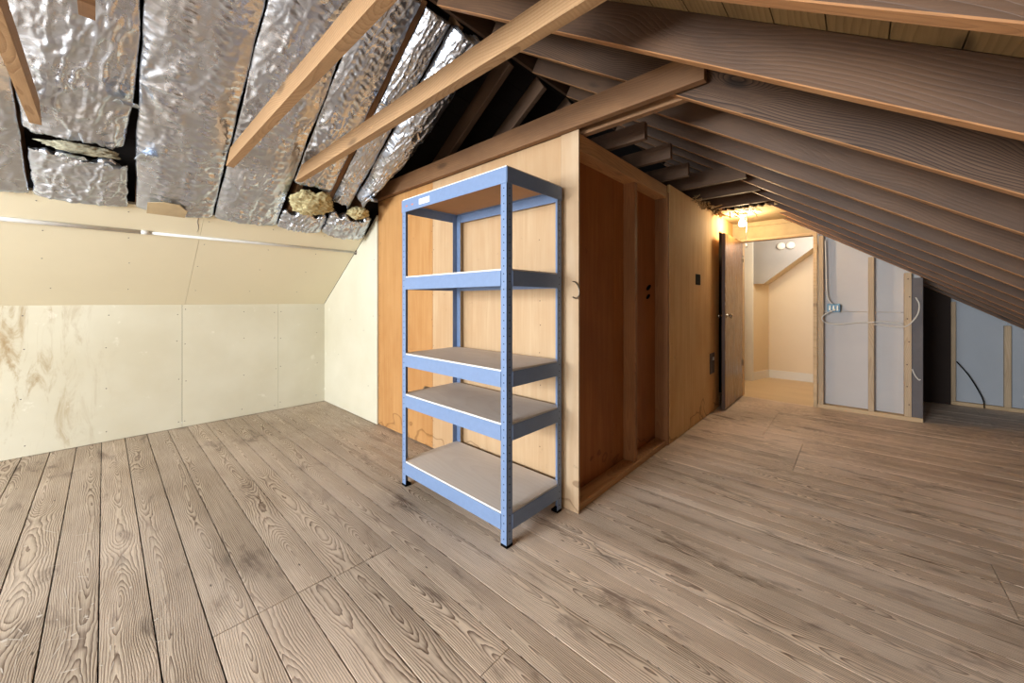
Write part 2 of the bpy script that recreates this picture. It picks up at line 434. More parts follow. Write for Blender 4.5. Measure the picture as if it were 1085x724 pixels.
# ------------------------------------------------------------------ floor
def build_floor():
    verts, faces, uvs, mats = [], [], [], []
    w = 0.1378
    k0 = int(math.floor((Y0 - 0.125) / w)) - 1
    y = 0.125 + k0 * w
    k = k0
    joints = {}
    while y < 6.75:
        c = y + w / 2
        xs = [-4.85, 2.95]
        if 0.2 < c < 0.67: js = [-1.69 + 0.0 * c]
        elif 0.67 < c < 0.93: js = [-1.67, -0.885] if c > 0.78 else [-1.67]
        elif 3.3 < c < 4.0: js = [-0.335]
        elif 2.35 < c < 2.7: js = [0.45]
        elif 4.0 < c < 4.9: js = [-0.62]
        else:
            rr = random.Random(k * 13 + 5); js = [rr.uniform(0.9, 2.2)] if rr.random() < .6 else []
        xs = sorted(xs + js)
        for a, b in zip(xs, xs[1:]):
            g = 0.0016 + 0.0014 * random.random() if c < 1.3 else 0.0009
            if c > 5.55 and a < 0.45: a = 0.45
            if b <= a: continue
            y0, y1, x0, x1 = y + g, y + w - g, a + 0.0015, b - 0.0015
            if y1 < Y0 - 0.1: continue
            i = len(verts); t = random.uniform(-0.0006, 0.0006); bv = 0.0005 if c < 1.3 else 0.0003
            verts += [(x0, y0, t - bv), (x1, y0, t - bv), (x1, y1, t - bv), (x0, y1, t - bv),
                      (x0, y0 + bv, t), (x1, y0 + bv, t), (x1, y1 - bv, t), (x0, y1 - bv, t),
                      (x0, y0, -.02), (x1, y0, -.02), (x1, y1, -.02), (x0, y1, -.02)]
            fs = [(4, 5, 6, 7), (0, 1, 5, 4), (2, 3, 7, 6), (8, 9, 1, 0), (10, 11, 3, 2), (9, 10, 2, 6, 5, 1), (11, 8, 0, 4, 7, 3)]
            off = random.uniform(0, 60); sh = random.uniform(-0.045, 0.045)
            for f in fs:
                faces.append(tuple(i + q for q in f))
                for q in f:
                    vx = verts[i + q]
                    uvs.append((vx[0] + off, vx[1] - c + sh))
        y += w; k += 1
    # dark sub floor beneath the gaps
    i = len(verts)
    verts += [(-4.9, Y0 - .1, -.021), (2.95, Y0 - .1, -.021), (2.95, 6.8, -.021), (-4.9, 6.8, -.021)]
    nb = len(faces)
    faces.append((i, i + 1, i + 2, i + 3)); uvs += [(0, 0)] * 4
    # pale paint scratches and drips rubbed into the boards near the knee wall
    rg = random.Random(11)
    for k in range(95):
        x = rg.gauss(-2.15, 0.42); yy = rg.gauss(-0.12, 0.16)
        if x < -4.5: continue
        a = rg.choice((rg.uniform(-0.5, 0.5), rg.uniform(0.6, 1.2), rg.uniform(0, PI)))
        ln = rg.uniform(0.01, 0.07) * (1.8 if rg.random() < .15 else 1); wd = rg.uniform(0.0006, 0.0022)
        if rg.random() < 0.22: ln, wd = rg.uniform(0.006, 0.022), rg.uniform(0.004, 0.010)
        dx, dy = math.cos(a), math.sin(a)
        i = len(verts); m = 6
        for (t, sd) in ((0, 0), (0.3, 1), (0.75, 0.8), (1, 0), (0.7, -0.7), (0.25, -1)):
            j = rg.uniform(0.5, 1.2)
            verts.append((x + dx * ln * t - dy * wd * sd * j, yy + dy * ln * t + dx * wd * sd * j, 0.0011))
            uvs.append((0, 0))
        faces.append((i + 5, i + 4, i + 3, i + 2, i + 1, i))
    o = mesh_obj('floor', verts, faces, None, mats=[M['floor'], M['black'], M['splash']], midx=[0] * nb + [1] + [2] * (len(faces) - nb - 1))
    uvl = o.data.uv_layers.new(name='plank')
    uvl.data.foreach_set('uv', [c for p in uvs for c in p])
    struct(o)
build_floor()

# ------------------------------------------------------------------ left: knee wall, sloping board, end wall
XK = -4.70
b = MB()
for a, c in ((Y0, 0.500), (0.503, 1.30), (1.302, 1.80)):
    b.box(XK - 0.015, XK, a, c, 0.004, 1.167, 0.001)
b.mi = 1
for yy in (-0.42, 0.02, 0.47, 0.53, 0.98, 1.27, 1.33, 1.7):
    for zz in (0.06, 0.45, 0.8, 1.1):
        b.disc((XK, yy + random.uniform(-.01, .01), zz + random.uniform(-.03, .03)), (1, 0, 0), 0.0045)
struct(b.obj('wall_left', [M['drywall'], M['greyboard']]))

b = MB()   # sloping board (follows the left slope, sags a little in the middle)
e = 0.013
for (a, c) in ((Y0, 0.52), (0.522, 1.785)):
    b.hexa([(XK, a, zl(XK)), (-3.655, a, zl(-3.655)), (-3.655, c, zl(-3.655)), (XK, c, zl(XK)),
            (XK - e, a, zl(XK) + e * 1.5), (-3.655 - e, a, zl(-3.655) + e * 1.5), (-3.655 - e, c, zl(-3.655) + e * 1.5), (XK - e, c, zl(XK) + e * 1.5)])
b.mi = 1
for yy in (-0.28, 0.13, 0.56, 1.0, 1.42):
    for xx in (-4.5, -4.2, -3.95, -3.72):
        b.disc((xx + 0.001, yy + random.uniform(-.015, .015), zl(xx) - 0.001), (.555, 0, -.832), 0.004)
ck = [onl(x, y, 0.0) for x, y in ((-3.66, 0.485), (-3.70, 0.49), (-3.735, 0.487), (-3.765, 0.497), (-3.80, 0.502), (-3.835, 0.498))]
b.tube(ck, [0.0016, 0.0022, 0.0018, 0.0024, 0.0018, 0.0008], 6)
struct(b.obj('ceiling', [M['slopeboard'], M['greyboard']]))

b = MB()   # white end wall between knee wall and closet
b.prism([(XK, 0.004), (-3.42, 0.004), (-3.42, zl(-3.66)+.17), (-3.66, zl(-3.66)), (XK, zl(XK))], 'y', 1.79, 1.803)
b.mi = 1
for xx, zz in ((-4.0, 1.0), (-3.7, 0.9), (-3.5, 1.05), (-4.3, 0.6), (-3.6, 0.35), (-3.48, 1.6)):
    b.disc((xx, 1.79, zz), (0, -1, 0), 0.0045)
struct(b.obj('wall_end', [M['drywall'], M['greyboard']]))

# closet rod along the sloping board
rod = empty('closet_rod', (-3.87, 0.5, 1.705), 'long white round closet rod fixed along the sloping cream board', 'rod')
MB().tube([(0, -1.33, 0.0), (0, -0.28, 0.001)], 0.0145, 14).obj('outer_tube', M['rod'], rod)
MB().tube([(0, -0.30, 0.001), (0, 1.285, 0.004)], 0.0115, 14).obj('inner_tube', M['rod'], rod)
MB().tube([(0, -0.315, 0.001), (0, -0.265, 0.001)], 0.0158, 14).obj('joint_collar', M['rod'], rod)
MB().lathe([(0.026, 0), (0.026, 0.004), (0.014, 0.012)], Matrix.Translation((0, 1.289, 0.004)) @ Matrix.Rotation(PI / 2, 4, 'X')).obj('end_flange', M['steel'], rod)

# ------------------------------------------------------------------ roof boards (deck) and rafters
def deck(name, side, ya, yb, xa, xb, mat, w=0.152):
    """boards running along the ridge on the upper side of the rafters"""
    bb = MB()
    z = (lambda X: zr(X) + DV) if side == 'r' else (lambda X: zl(X) + DV)
    n = int(abs(xb - xa) / (w * 0.832)) + 1
    st = (xb - xa) / n
    for i in range(n):
        a = xa + st * i; c = a + st * 0.975
        bb.hexa([(a, ya, z(a)), (c, ya, z(c)), (c, yb, z(c)), (a, yb, z(a)),
                 (a, ya, z(a) + .02), (c, ya, z(c) + .02), (c, yb, z(c) + .02), (a, yb, z(a) + .02)])
    bb.hexa([(xa, ya, z(xa) + .022), (xb, ya, z(xb) + .022), (xb, yb, z(xb) + .022), (xa, yb, z(xa) + .022),
             (xa, ya, z(xa) + .04), (xb, ya, z(xb) + .04), (xb, yb, z(xb) + .04), (xa, yb, z(xa) + .04)])
    return struct(bb.obj(name, mat))
deck('ceiling', 'r', Y0, 5.54, XR, 2.9, M['deck'])
deck('ceiling', 'r', 5.54, 6.8, 0.40, 2.9, M['deck'])
deck('ceiling', 'l', Y0, 5.54, -4.95, XR, M['shadedark'])

TH = 0.040
def rafter(side, y, label, xa=None, xb=None, sub=DV, mat='rafter', group=None, th=TH):
    z = zr if side == 'r' else zl
    xa_ = XR + 0.012 if xa is None and side == 'r' else xa
    L0, L1 = (xa_, xb)
    ang = math.atan(S) * (1 if side == 'r' else -1)      # rotation about Y
    ln = (L1 - L0) / math.cos(math.atan(S))
    dp = sub * math.cos(math.atan(S))
    bb = MB().box(0, ln, -th / 2, th / 2, 0, dp, 0.003)
    o = bb.obj('rafter', [M[mat], M['rafteredge']], None, (L0, y, z(L0)), (0, ang, 0))
    if mat in ('rafter', 'swirl'):
        for f in o.data.polygons:
            if f.normal.z < -0.6: f.material_index = 1
    return tag(o, label, 'rafter', group)
ORD = ['first', 'second', 'third', 'fourth', 'fifth', 'sixth', 'seventh', 'eighth', 'ninth', 'tenth', 'eleventh', 'twelfth']
RY = [0.972, 1.40, 1.845, 2.32, 2.79, 3.26, 3.71, 4.18, 4.64, 5.08, 5.44]
RL = ['near brown rafter cut off by the top edge above the right slope',
      'wide brown rafter with two big knots crossing the top, second on the right slope',
      'rafter with swirling dark grain, third on the right slope, meeting the tie over the closet',
      'brown knotty rafter on the right slope, just behind the swirl grained one',
      'fifth rafter down the right slope, two behind the swirl grained one',
      'sixth rafter down the right slope, with a large dark knot at its low end',
      'seventh rafter down the right slope, where the ceiling joists begin to meet it',
      'eighth rafter down the right slope, above the middle of the hall',
      'ninth rafter down the right slope, third from the stud wall',
      'tenth rafter down the right slope, second from the stud wall',
      'last orange rafter lying on top of the far stud wall']
rafter('r', 0.545, 'rafter right above the camera on the right slope, outside the view', xb=2.55)
for i, y in enumerate(RY):
    rafter('r', y, RL[i], xb=2.55, mat='swirl' if i == 2 else 'rafter', group='rafters of the right slope')
for y, l in ((5.92, 'rafter over the low alcove, in front of its grey panels'), (6.38, 'rafter over the low alcove, tight to its grey back panels')):
    rafter('r', y, l, xa=0.50, xb=2.55, sub=DV - 0.006, group='rafters over the alcove')
LY = [(-0.325, 'rafter edge in the seam at the far left beside the torn foil sheet'),
      (0.165, 'rafter in the open dark gap between the torn and the quilted foil sheets'),
      (0.542, 'thin rafter edge between the quilted foil sheet and the sheet with fan creases'),
      (1.062, 'rafter under the taped foil seam where the middle tie ends'),
      (1.315, 'bare brown rafter strip between two foil sheets beside the middle tie'),
      (1.60, 'rafter hidden along the puffy last foil sheet')]
for y, l in LY:
    rafter('l', y, l, xa=-3.64, xb=XR - 0.012, mat='leftrafter', group='rafters of the left slope')
for y, l in ((2.115, 'bare grey rafter in the dark roof space, next to the last foil sheet'),
             (2.53, 'bare grey rafter in the dark roof space, farther from the foil'),
             (2.97, 'third bare rafter in the dark roof space, just showing above the tie')):
    rafter('l', y, l, xa=-4.6, xb=XR - 0.03, mat='joist', group='bare rafters of the left slope', th=0.05)
tag(MB().box(0, 9.6, -0.012, 0.012, -0.09, 0.09, 0.002).obj('ridge_board', M['rafter'], None, (XR, Y0 + 0.02, ZR + 0.1), (0, 0, PI / 2)),
    'dark ridge board where both roof slopes meet', 'beam')

# ------------------------------------------------------------------ collar ties
def beam(name, x0, x1, y0, y1, z0, z1, mat, label, cat, group=None, bev=0.003, roll=0.0):
    L, H = x1 - x0, z1 - z0
    xc = (1.75 + DV - 0.012 - z1) / S - x0               # where the top edge would meet the roof boards
    ze = 1.75 + DV - 0.012 - S * x1 - z0
    lx = H / S if (name == 'collar_tie' and mat is M['tie']) else 0.0     # left end cut to the slope
    poly = [(0, 0), (L, 0), (L, H), (lx, H)] if ze >= H else [(0, 0), (L, 0), (L, ze), (xc, H), (lx, H)]
    o = MB().prism(poly, 'y', -(y1 - y0) / 2, (y1 - y0) / 2).obj(name, mat, None, (x0, (y0 + y1) / 2, z0), (roll, 0, 0))
    return tag(o, label, cat, group)
G = 'collar ties across the attic'
beam('collar_tie', -3.16, -0.42, -0.262, -0.220, 2.125, 2.215, M['tie'], 'short pale collar tie crossing the top left corner', 'beam', G)
beam('collar_tie', -3.185, -0.42, 0.566, 0.611, 2.125, 2.215, M['tie'], 'pale collar tie running up from the foil above the cream board, second from the left', 'beam', G)
beam('collar_tie', -3.175, -0.42, 0.994, 1.039, 2.118, 2.212, M['tie'], 'long pale rough sawn collar tie ending at the exposed yellow insulation', 'beam', G)
beam('collar_tie', -3.42, -0.49, 1.765, 1.805, 2.166, 2.297, M['oldtie'], 'brown tie beam lying over the plywood closet front', 'beam', G)
beam('collar_tie', -3.40, -0.56, 1.868, 1.908, 2.160, 2.215, M['oldtie'], 'thin timber just behind the tie beam over the closet', 'beam', G)
tag(MB().prism([(-2.50, 2.45), (-2.38, 2.45), (-2.38, 2.640), (-2.50, 2.560)], 'y', -0.075, -0.025).obj('wood_block', M['oldtie']), 'dark end of a wood block hanging from the foil at the top edge', 'block')

G = 'ceiling joists over the closet and hall'
for (y, xe, l) in ((2.255, -0.955, 'cut ceiling joist end above the closet, nearest the tie beam'),
                   (2.685, -0.955, 'cut ceiling joist end above the closet with a round knot, second from the tie beam'),
                   (3.15, -0.985, 'cut ceiling joist end above the closet, third from the tie beam'),
                   (3.52, -0.66, 'first long ceiling joist reaching the right rafters'),
                   (3.98, -0.64, 'second long ceiling joist reaching the right rafters'),
                   (4.48, -0.61, 'third long ceiling joist reaching the right rafters, next to the bulb')):
    beam('ceiling_joist', -3.15, xe, y - 0.02, y + 0.02, 2.195, 2.30 if xe < -.7 else 2.32, M['joist'], l, 'joist', G)

# ------------------------------------------------------------------ foil faced insulation on the left slope

def fbm(p, o=4):
    return noise.fractal(Vector(p), 0.9, 2.1, o)
def foil_sheet(name, x0, x1, ya, yb, seed, bulge=0.03, quilt=0.0, fold=0.5, lift=0.006, ragged=(0, 0), inset=0.005, ns=150, nt=54, skirt=True):
    """ya, yb: functions of u (0 low .. 1 high)"""
    fa = ya if callable(ya) else (lambda u: ya)
    fb = yb if callable(yb) else (lambda u: yb)
    ln = (x1 - x0) / 0.832
    rg = random.Random(seed)
    fans = [(rg.uniform(0, 1), rg.choice((0.0, 1.0)), rg.uniform(.4, 1)) for _ in range(4)]
    verts, uvs, deps = [], [], []
    for i in range(ns + 1):
        u = i / ns
        for j in range(nt + 1):
            t = j / nt
            A = fa(u) + inset + 0.007 * fbm((u * 7, seed * 1.7, 1.0))
            B = fb(u) - inset + 0.007 * fbm((u * 7, seed * 1.7, 9.0))
            Y = A + (B - A) * t
            s = u * ln
            if i == 0 and ragged[0]:
                s += ragged[0] * (fbm((Y * 9, seed, 0)) )
            if i == ns and ragged[1]:
                s += ragged[1] * (fbm((Y * 9, seed, 4)))
            c = 2 * t - 1
            d = lift + bulge * (1 - abs(c) ** 3.0) * (0.8 + 0.35 * fbm((s * 1.6, Y * 1.5, seed)))
            env = max(0.0, 1 - abs(c) ** 6)
            # crossways ripples, strongest in three columns as in quilted foil
            if quilt:
                col3 = 0.5 + 0.5 * math.cos(2 * PI * (t * 3.2 + 0.15 * math.sin(s * 2 + seed)))
                rp = math.sin(s * 118 + 2.2 * fbm((s * 3, t * 3, seed + 5)) + 0.9 * math.sin(t * 20))
                d += quilt * 0.0105 * rp * (0.12 + 0.88 * col3 * col3) * env
            # long diagonal folds
            q = fbm((s * 3.0 + t * 1.6, (t - s * 0.9) * 4.5, seed + 11), 3)
            d += fold * 0.011 * (1 - min(1.0, abs(q) * 4.5)) * env
            q2 = fbm((s * 9.0, Y * 13.0, seed + 17), 4)
            d += (0.15 + fold) * 0.0042 * (1 - min(1.0, abs(q2) * 5.0)) * env
            q3 = fbm((s * 26.0, Y * 12.0, seed + 23), 3)
            d += 0.0025 * abs(q3) * env
            # creases fanning out of staple points at the edges
            for (fs, ft, am) in fans:
                dx, dy = u - fs, (t - ft) * 0.35
                rr = math.hypot(dx * 1.4, dy)
                if rr < 0.28:
                    an = math.atan2(dx * 1.4, abs(dy) + 1e-6)
                    d += am * 0.007 * math.sin(an * 9 + seed) * (1 - rr / 0.28) * min(1, rr * 12)
            d = max(d, 0.005)
            p = Vector((x0, Y, zl(x0))) + UPS * s + NRM * d
            verts.append(p); uvs.append((s, Y)); deps.append(d)
    faces = []
    W = nt + 1
    for i in range(ns):
        for j in range(nt):
            faces.append((i * W + j, i * W + j + 1, (i + 1) * W + j + 1, (i + 1) * W + j))
    nmain = len(faces)
    if skirt:   # foil flange folded back to the boards, gives the batt its thickness
        ring = [j for j in range(W)] + [i * W + nt for i in range(1, ns + 1)] + [ns * W + j for j in range(nt - 1, -1, -1)] + [i * W for i in range(ns - 1, 0, -1)]
        base = len(verts)
        for q in ring:
            verts.append(verts[q] - NRM * (deps[q] - 0.002)); uvs.append(uvs[q])
        m = len(ring)
        for a in range(m):
            c = (a + 1) % m
            faces.append((ring[a], base + a, base + c, ring[c]))
    o = mesh_obj(name, verts, faces, M['foil'], smooth=True)
    uvl = o.data.uv_layers.new(name='UVMap')
    li = np.zeros(len(o.data.loops), dtype=np.int32); o.data.loops.foreach_get('vertex_index', li)
    uvl.data.foreach_set('uv', np.array(uvs, dtype=np.float32)[li].ravel())
    return o

XT = XR - 0.03
GB = 'foil faced insulation sheets on the left slope'
def fs(*a, label, **k):
    return tag(foil_sheet('insulation_sheet', *a, **k), label, 'insulation', GB)
fs(-3.665, XT, -0.80, -0.30, 3, bulge=0.03, fold=0.7, label='bluish foil sheet at the far left edge behind the short tie')
fs(-3.255, XT, -0.30, lambda u: 0.085 + 0.04 * min(1.0, u * 3.0), 8, bulge=0.035, fold=1.1, ragged=(0.03, 0), label='wrinkled foil sheet with a torn lower edge beside the short tie')
fs(-3.665, -3.36, -0.29, lambda u: 0.115 - 0.01 * u, 14, bulge=0.03, fold=0.9, ragged=(0.0, 0.07), lift=0.012, label='low crumpled foil piece below the torn edge, on the cream board', ns=60)
fs(-3.665, XT, lambda u: 0.145 - 0.02 * min(1.0, u * 3.0), 0.575, 21, bulge=0.04, quilt=1.0, fold=0.35, label='quilted foil sheet with rows of dimples, patched at its foot')
fs(-3.665, XT, 0.575, 1.0, 29, bulge=0.04, quilt=0.7, fold=0.6, label='foil sheet with fan creases at its foot, crossed by the second tie')
fs(-3.24, XT, 1.0, 1.30, 36, bulge=0.03, quilt=0.8, fold=0.5, ragged=(0.05, 0), label='narrow bluish foil sheet above the end of the middle tie')
fs(-3.665, -3.51, 1.0, 1.36, 41, bulge=0.035, fold=1.3, ragged=(0.0, 0.09), lift=0.015, label='crumpled foil scrap under the yellow insulation', ns=50)
fs(-3.34, XT, 1.33, lambda u: 1.50 + 0.03 * u, 47, bulge=0.035, quilt=0.5, fold=0.8, ragged=(0.07, 0), label='dull brownish foil sheet right of the bare rafter strip')
fs(-3.66, -3.45, 1.36, lambda u: 1.775 - 0.03 * u, 52, bulge=0.06, fold=1.5, ragged=(0.0, 0.1), lift=0.02, label='shiny crumpled foil scrap in the corner by the white end wall', ns=50)
fs(-3.26, XT + 0.0, lambda u: 1.50 + 0.03 * u, lambda u: 1.60 + 0.18 * u + 0.10 * math.sin(u * PI), 58, bulge=0.085, quilt=0.3, fold=1.0, ragged=(0.1, 0.04), lift=0.02, label='puffy last foil sheet bulging beside the dark roof space')

def flap(parent, X, Y, d, a, size, seed):
    """a torn corner of foil curling away from its sheet"""
    n = 9; verts, faces, uvs = [], [], []
    for i in range(n + 1):
        for j in range(n + 1):
            u, v = i / n, j / n * (1 - 0.75 * i / n)
            lx = (v - 0.5 * (1 - 0.75 * u)) * size * 1.3
            ang = a + u * 1.5
            ly = size * (math.sin(ang) - math.sin(a)) / 1.1
            lz = size * (math.cos(a) - math.cos(ang)) / 1.1 + 0.006 * fbm((u * 4 + seed, v * 4, 2))
            verts.append(onl(X, Y, d) + UPS * ly + Vector((0, lx, 0)) + NRM * lz); uvs.append((verts[-1].x, verts[-1].y))
    W = n + 1
    for i in range(n):
        for j in range(n):
            faces.append((i * W + j, i * W + j + 1, (i + 1) * W + j + 1, (i + 1) * W + j))
    o = mesh_obj('torn_flap', verts, faces, M['foil'], parent, smooth=True)
    uvl = o.data.uv_layers.new(name='UVMap')
    li = np.zeros(len(o.data.loops), dtype=np.int32); o.data.loops.foreach_get('vertex_index', li)
    uvl.data.foreach_set('uv', np.array(uvs, dtype=np.float32)[li].ravel())
    md = o.modifiers.new('thick', 'SOLIDIFY'); md.thickness = 0.0012
def lump(name, c, size, seed, label, cat='insulation', mat='insul'):
    """fluffy lump of glass fibre"""
    bm = bmesh.new()
    bmesh.ops.create_icosphere(bm, subdivisions=5, radius=1.0)
    for v in bm.verts:
        p = v.co.copy()
        k = 1 + 0.30 * fbm((p.x * 1.7 + seed, p.y * 1.7, p.z * 1.7)) + 0.13 * fbm((p.x * 6 + seed, p.y * 6, p.z * 6)) + 0.05 * fbm((p.x * 18, p.y * 18 + seed, p.z * 18))
        v.co = Vector((p.x * size[0], p.y * size[1], p.z * size[2])) * k
    for f in bm.faces: f.smooth = True
    me = bpy.data.meshes.new(name); bm.to_mesh(me); bm.free(); me.materials.append(M[mat])
    o = bpy.data.objects.new(name, me); COL.objects.link(o)
    o.location = c; o.rotation_euler = (0, -math.atan(S), 0)
    return tag(o, label, cat, 'exposed glass fibre')
lump('glass_fibre', onl(-3.300, -0.085, 0.03), (0.032, 0.14, 0.02), 1, 'pale glass fibre showing in the tear below the wrinkled foil sheet', mat='palefibre')
lump('glass_fibre', onl(-3.352, 1.175, 0.064), (0.118, 0.165, 0.044), 5, 'yellow glass fibre bulging out under the end of the middle tie')
lump('glass_fibre', onl(-3.372, 1.57, 0.06), (0.062, 0.088, 0.04), 9, 'small dark tuft of glass fibre in the hole above the corner foil scrap')
SH = [o for o in COL.objects if o.name.startswith('insulation_sheet')]
flap(SH[1], -2.98, 0.085, 0.045, 0.2, 0.085, 3)
flap(SH[3], -3.30, 0.19, 0.03, -0.2, 0.10, 4)
flap(SH[2], -3.36, -0.12, 0.045, 0.1, 0.09, 5)
flap(SH[2], -3.37, 0.05, 0.04, 0.2, 0.08, 6)
flap(SH[9], -3.22, 1.58, 0.08, 0.1, 0.11, 7)
flap(SH[7], -2.52, 1.36, 0.03, 0.2, 0.07, 8)
b = MB()
pts = [(-3.655, 0.20), (-3.655, 0.40), (-3.60, 0.41), (-3.555, 0.36), (-3.55, 0.28), (-3.57, 0.20)]
pv = [onl(x, y, 0.066) for x, y in pts]; pw = [onl(x, y, 0.060) for x, y in pts]
vs = [b.bm.verts.new(p) for p in pv]; ws = [b.bm.verts.new(p) for p in pw]
b.bm.faces.new(vs); b.bm.faces.new(ws[::-1])
for i in range(6):
    j = (i + 1) % 6; b.bm.faces.new((vs[i], ws[i], ws[j], vs[j]))
tag(b.obj('paper_patch', M['plaster']), 'pale paper patch at the foot of the quilted foil sheet', 'patch')

# ------------------------------------------------------------------ closet
b = MB()
b.box(-3.425, -2.535, 1.806, 1.82, 0.006, 2.162, 0.001)
b.mi = 2
b.box(-2.533, -1.272, 1.806, 1.82, 0.006, 2.162, 0.001)
b.mi = 3
b.box(-1.270, -1.150, 1.803, 1.817, 0.002, 2.164, 0.001)
b.mi = 1
for z in np.arange(0.08, 2.1, 0.19):
    for x in (-1.262, -2.525, -2.545, -1.43, -3.40):
        b.disc((x + random.uniform(-.006, .006), 1.8055 if x > -1.265 else 1.806, z + random.uniform(-.05, .05)), (0, -1, 0), 0.0035)
struct(b.obj('wall_closet', [M['ply'], M['doordark'], M['plypale'], M['plystrip']]))
b = MB()
b.box(-1.276, -1.262, 1.822, 2.44, 0.0, 2.14); b.box(-1.276, -1.262, 2.443, 4.72, 0.0, 2.14)
b.mi = 1
b.box(-1.262, -1.172, 4.715, 4.735, 0.0, 2.17)
struct(b.obj('wall_closet_inner', [M['plyback'], M['doordark']]))
b = MB().box(-1.170, -1.150, 3.192, 4.712, 0.004, 2.172, 0.001)
struct(b.obj('wall_closet_side', M['plyside']))
b = MB()
b.box(-1.185, -1.165, 4.74, 5.43, 2.0, 2.2)
struct(b.obj('wall_over_door', M['plyside']))
b = MB()   # sole and top plates, studs : separate timbers
def yb(name, x0, x1, y0, y1, z0, z1, mat, label, cat, group=None):
    cx, cy = (x0 + x1) / 2, y0
    return tag(MB().box(x0 - cx, x1 - cx, 0, y1 - y0, 0, z1 - z0, 0.003).obj(name, mat, None, (cx, cy, z0)), label, cat, group)
yb('sole_plate', -1.261, -1.162, 1.822, 3.155, 0.0, 0.042, M['plate'], 'brown sole plate on the floor along the open closet studs', 'plate')
o = yb('top_plate', -1.261, -1.155, 1.822, 3.15, 2.055, 2.15, M['plate'], 'rough brown top plate over the open closet studs', 'plate')
def zst(name, x0, x1, y0, y1, z0, z1, mat, label, group=None, cat='stud'):
    cx, cy = (x0 + x1) / 2, (y0 + y1) / 2
    return tag(MB().box(x0 - cx, x1 - cx, y0 - cy, y1 - cy, 0, z1 - z0, 0.0025).obj(name, mat, None, (cx, cy, z0)), label, cat, group)
G = 'open studs of the closet side'
zst('stud', -1.261, -1.172, 2.575, 2.618, 0.042, 2.055, M['oldstud'], 'brown stud in the middle of the open closet side', G)
zst('stud', -1.261, -1.152, 3.158, 3.190, 0.0, 2.10, M['oldstud'], 'dark stud where the tan closet panel begins', G)
zst('stud', -1.261, -1.172, 1.823, 1.848, 0.042, 2.055, M['oldstud'], 'corner stud behind the plywood closet front', G)

# little things on the closet faces
wb = empty('switch_opening', (-1.150, 3.95, 1.41), 'small dark hole cut for a switch in the tan closet panel', 'outlet')
MB().box(-0.002, 0.002, -0.075, 0.075, -0.052, 0.052, 0.001).obj('opening', M['black'], wb)
ob = empty('outlet', (-1.149, 4.43, 0.53), 'dark brown outlet low on the tan closet panel', 'outlet')
MB().box(-0.003, 0.006, -0.08, 0.08, -0.11, 0.11, 0.002).obj('plate', M['brownbox'], ob)
MB().box(0.004, 0.012, 0.0, 0.05, 0.03, 0.065, 0.003).obj('plug_socket', M['rod'], ob)
hk = MB().tube(spline([(-1.19, 1.803, 1.31), (-1.165, 1.792, 1.305), (-1.14, 1.785, 1.28), (-1.135, 1.785, 1.235), (-1.155, 1.788, 1.215), (-1.18, 1.79, 1.222)], 6), 0.0035, 8).obj('wire_hook', M['steel'])
tag(hk, 'bent wire hook on the plywood strip right of the shelf', 'hook')
cl = MB(); cl.box(-2.625, -2.57, 1.780, 1.806, 0.455, 0.495, 0.002); cl.box(-2.60, -2.59, 1.76, 1.785, 0.46, 0.49, 0.001)
tag(cl.obj('metal_bracket', M['steel']), 'little grey metal bracket on the plywood low behind the shelf', 'bracket')
# torn marks inside the second bay : dark scraps of old adhesive
for (y, z, w, h, l) in ((3.03, 1.31, 0.06, 0.035, 'upper'), (3.02, 1.235, 0.05, 0.03, 'lower')):
    tag(MB().lathe([(0.5, 0), (0.5, 0.004), (0.3, 0.008)], Matrix.Translation((-1.2615, y, z)) @ Matrix.Rotation(0.4, 4, 'X') @ Matrix.Rotation(PI / 2, 4, 'Y') @ Matrix.Diagonal((h, w * 1.6, 1, 1)), 10).obj('tar_smear', M['black']),
        '%s of the two black smears on the bay backing next to the tan panel' % l, 'smear', 'black smears in the closet bay')

